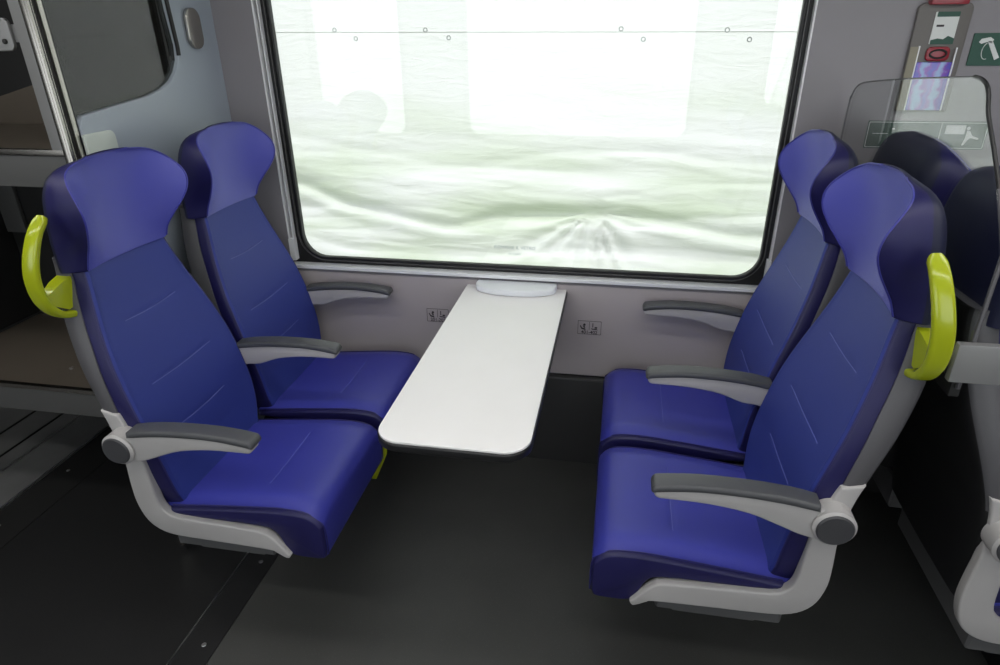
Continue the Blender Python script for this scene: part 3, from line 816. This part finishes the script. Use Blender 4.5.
t = thing('emergency_box', 'taupe emergency box with red pull and cover with purple sheen painted in bands on the wall', 'emergency box', (.815, YW, 1.45))
obj('housing', shape([rrect(-.066, .066, -.135, .135, (.004, .004, .016, .016))], .012, PXZ(-.0065), bevel=.003), 'taupe', t)
b = bmesh.new(); box(b, -.045, .045, -.030, -.004, .130, .20, .006); obj('red_flap', b, 'red', t)
lb = obj('instruction_label', shape([rrect(-.022, .036, .036, .114, .002)], .002, PXZ(-.0136)), 'signwhite', t, smooth=False)
obj('label_band', shape([rrect(-.018, .036, .102, .114, .002)], .001, PXZ(-.0150)), 'green', lb, smooth=False)
obj('label_band', shape([[(-.020, .036), (.036, .036), (.036, .050), (.020, .056), (.010, .048), (-.004, .050), (-.020, .046)]], .001, PXZ(-.0150)), 'green', lb, smooth=False)
obj('label_bar', shape([rrect(-.014, .004, .078, .083, .001)], .001, PXZ(-.0150)), 'ink', lb, smooth=False)
pu = obj('pull_recess', shape([rrect(-.024, .034, -.006, .030, .012)], .008, PXZ(-.0160), bevel=.003), 'red', t)
b = bmesh.new(); tube(b, [(.005 + .020 * math.cos(a), -.022, .012 + .010 * math.sin(a)) for a in [2 * PI * k / 20 for k in range(20)]], .0025, 6, closed=True); obj('pull_ring', b, 'dark', pu)
obj('side_plate', shape([rrect(-.064, -.044, -.132, .030, .002)], .003, PXZ(-.0140)), 'khaki', t, smooth=False)
obj('light_line', shape([rrect(-.044, -.041, -.132, .032, .001)], .004, PXZ(-.0145)), 'whitetrim', t, smooth=False)
obj('painted_sheen_cover', shape([rrect(-.041, .052, -.132, -.008, .004)], .006, PXZ(-.0150), bevel=.002), 'sheen_bands', t)
obj('light_line', shape([rrect(.046, .049, -.132, .028, .001)], .004, PXZ(-.0195)), 'whitetrim', t, smooth=False)

# ------------------------------------------------------------------ tarpaulin outside
YT = 2.36
def sm(x): x = max(0, min(1, x)); return x * x * (3 - 2 * x)
ROLLS = [([(-2.2, 1.20), (-1.245, 1.171), (-0.877, 1.113), (-0.54, 1.077), (-0.197, 1.133), (0.089, 1.138), (0.52, 1.102), (2, 1.1)], .007, .016),
         ([(-2.2, 1.10), (-1.255, 1.062), (-0.999, 1.016), (-0.543, 0.96), (-0.105, 0.975), (0.498, 1.001), (2, 1.0)], -.014, .040),
         ([(-2.2, 1.10), (-1.272, 1.004), (-1.015, 0.920), (-0.663, 0.851), (-0.433, 0.89), (-0.082, 0.918), (0.214, 0.886), (0.522, 0.849), (2, .80)], .030, .016),
         ([(-2.2, 1.02), (-1.272, .945), (-1.015, 0.87), (-0.663, 0.805), (-0.40, 0.83), (-0.082, 0.870), (0.214, 0.835), (0.522, 0.80), (2, .76)], -.016, .022),
         ([(-2.2, .80), (-1.307, 0.789), (-1.037, 0.737), (-0.551, 0.736), (-0.097, 0.772), (0.226, 0.764), (0.536, 0.757), (2, .75)], .014, .022)]
def ridge(x, y, z): return (1 - min(1, 2.2 * abs(noise.noise(Vector((x, y, z)))))) ** 3
def tarp_y(x, z):
    low = sm((1.40 - z) / .5)
    sag = .03 * (x + .35) ** 2 + .02 * math.sin(1.6 * x + 1) 
    s = z + sag
    y = 0
    y += .010 * low * noise.noise(Vector((x * 1.0, s * 8, 0)))
    y -= .0060 * low * ridge(x * 1.1, s * 9, 4)
    y -= .0030 * (low + .05) * ridge(x * 2.6 + s * 2, s * 22, 7)
    y += .006 * (0.04 + low) * noise.noise(Vector((x * 2.2, s * 18, 5)))
    y += .0022 * (0.05 + low) * noise.noise(Vector((x * 9, s * 40, 9)))
    dx, dz = x + .082, z - .925
    rr = math.hypot(dx, dz) + 1e-4
    if dz < .03 and dx < .25:
        an = math.atan2(dz, dx)
        y += .011 * sm(1 - rr / .60) * sm((.03 - dz) / .05) * sm((.25 - dx) / .2) * math.sin(an * 17 + 1.5 * math.sin(an * 5)) * min(1, rr / .08)
    y -= .012 * math.exp(-(rr / .03) ** 2)
    for tab, am, wd_ in ROLLS:
        zz = spl(tab, x) + .004 * math.sin(13 * x)
        d = (z - zz) / wd_
        if abs(d) < 4: y -= am * math.exp(-(d if d < 0 else d * .7) ** 2) * (0.75 + .25 * math.sin(2.1 * x + am * 90))
    return YT + y
bm = bmesh.new(); NX, NZ = 420, 380; g = []
for j in range(NZ + 1):
    z = .35 + 2.05 * j / NZ
    g.append([bm.verts.new((x, tarp_y(x, z), z)) for x in [-2.6 + 5.6 * i / NX for i in range(NX + 1)]])
for j in range(NZ):
    for i in range(NX): bm.faces.new((g[j][i], g[j][i + 1], g[j + 1][i + 1], g[j + 1][i]))
t = tag(obj('tarpaulin', bm, 'tarp', None, angle=180), 'white wrinkled tarpaulin hanging outside the window', 'tarpaulin')
b = bmesh.new(); tube(b, [(x, tarp_y(x, 1.52) - .003, 1.5215 - .0085 * x) for x in [-2.5 + 5.4 * i / 80 for i in range(81)]], .0013, 5); obj('hem_seam', b, 'tarpseam', t)
KK = YT / YW
for (x, z) in ((-.898, 1.538), (-.606, 1.535), (-.022, 1.532), (.272, 1.526), (-.831, 1.513), (-.534, 1.513), (.043, 1.504), (.335, 1.501)):
    X = x * KK; b = bmesh.new(); Z = 1.54 + (z - 1.54) * KK; yy = tarp_y(X, Z) - .003
    tube(b, [(X + .0065 * math.cos(a), yy, Z + .0065 * math.sin(a)) for a in [2 * PI * k / 16 for k in range(16)]], .0016, 6, closed=True); obj('grommet', b, 'grommet', t)
b = bmesh.new(); box(b, -12, 12, -10, 14, -1.25, -1.2); struct(obj('ground', b, 'ground', None, smooth=False))

# ------------------------------------------------------------------ light
wd = bpy.data.worlds.new('World'); S.world = wd; wd.use_nodes = True
bg = wd.node_tree.nodes['Background']; bg.inputs['Color'].default_value = (0.92, 0.965, 1.0, 1); bg.inputs['Strength'].default_value = 2.5
sun = bpy.data.lights.new('sun', 'SUN'); sun.energy = 2.6; sun.angle = math.radians(12); sun.color = (1, .97, .9)
so = bpy.data.objects.new('sun', sun); COL.objects.link(so)
so.rotation_euler = Vector((.25, .62, .62)).to_track_quat('Z', 'Y').to_euler()

# ------------------------------------------------------------------ camera
R = ((0.98380871, 0.1788702, -0.01121958), (0.06704097, -0.42534567, -0.9025445), (-0.16621051, 0.88717897, -0.4304504))
rt, dn, fw = (Vector(r) for r in R)
mw = Matrix(((rt.x, -dn.x, -fw.x, 0), (rt.y, -dn.y, -fw.y, 0), (rt.z, -dn.z, -fw.z, 1.54), (0, 0, 0, 1)))
cam = bpy.data.cameras.new('camera'); co = bpy.data.objects.new('camera', cam); COL.objects.link(co)
co.matrix_world = mw; cam.lens = 640 * 36 / 1000; cam.sensor_width = 36; cam.clip_start = .02
S.camera = co
S.view_settings.view_transform = 'Standard'; S.view_settings.look = 'None'; S.view_settings.gamma = 1; S.view_settings.exposure = 0
S.view_settings.use_curve_mapping = False
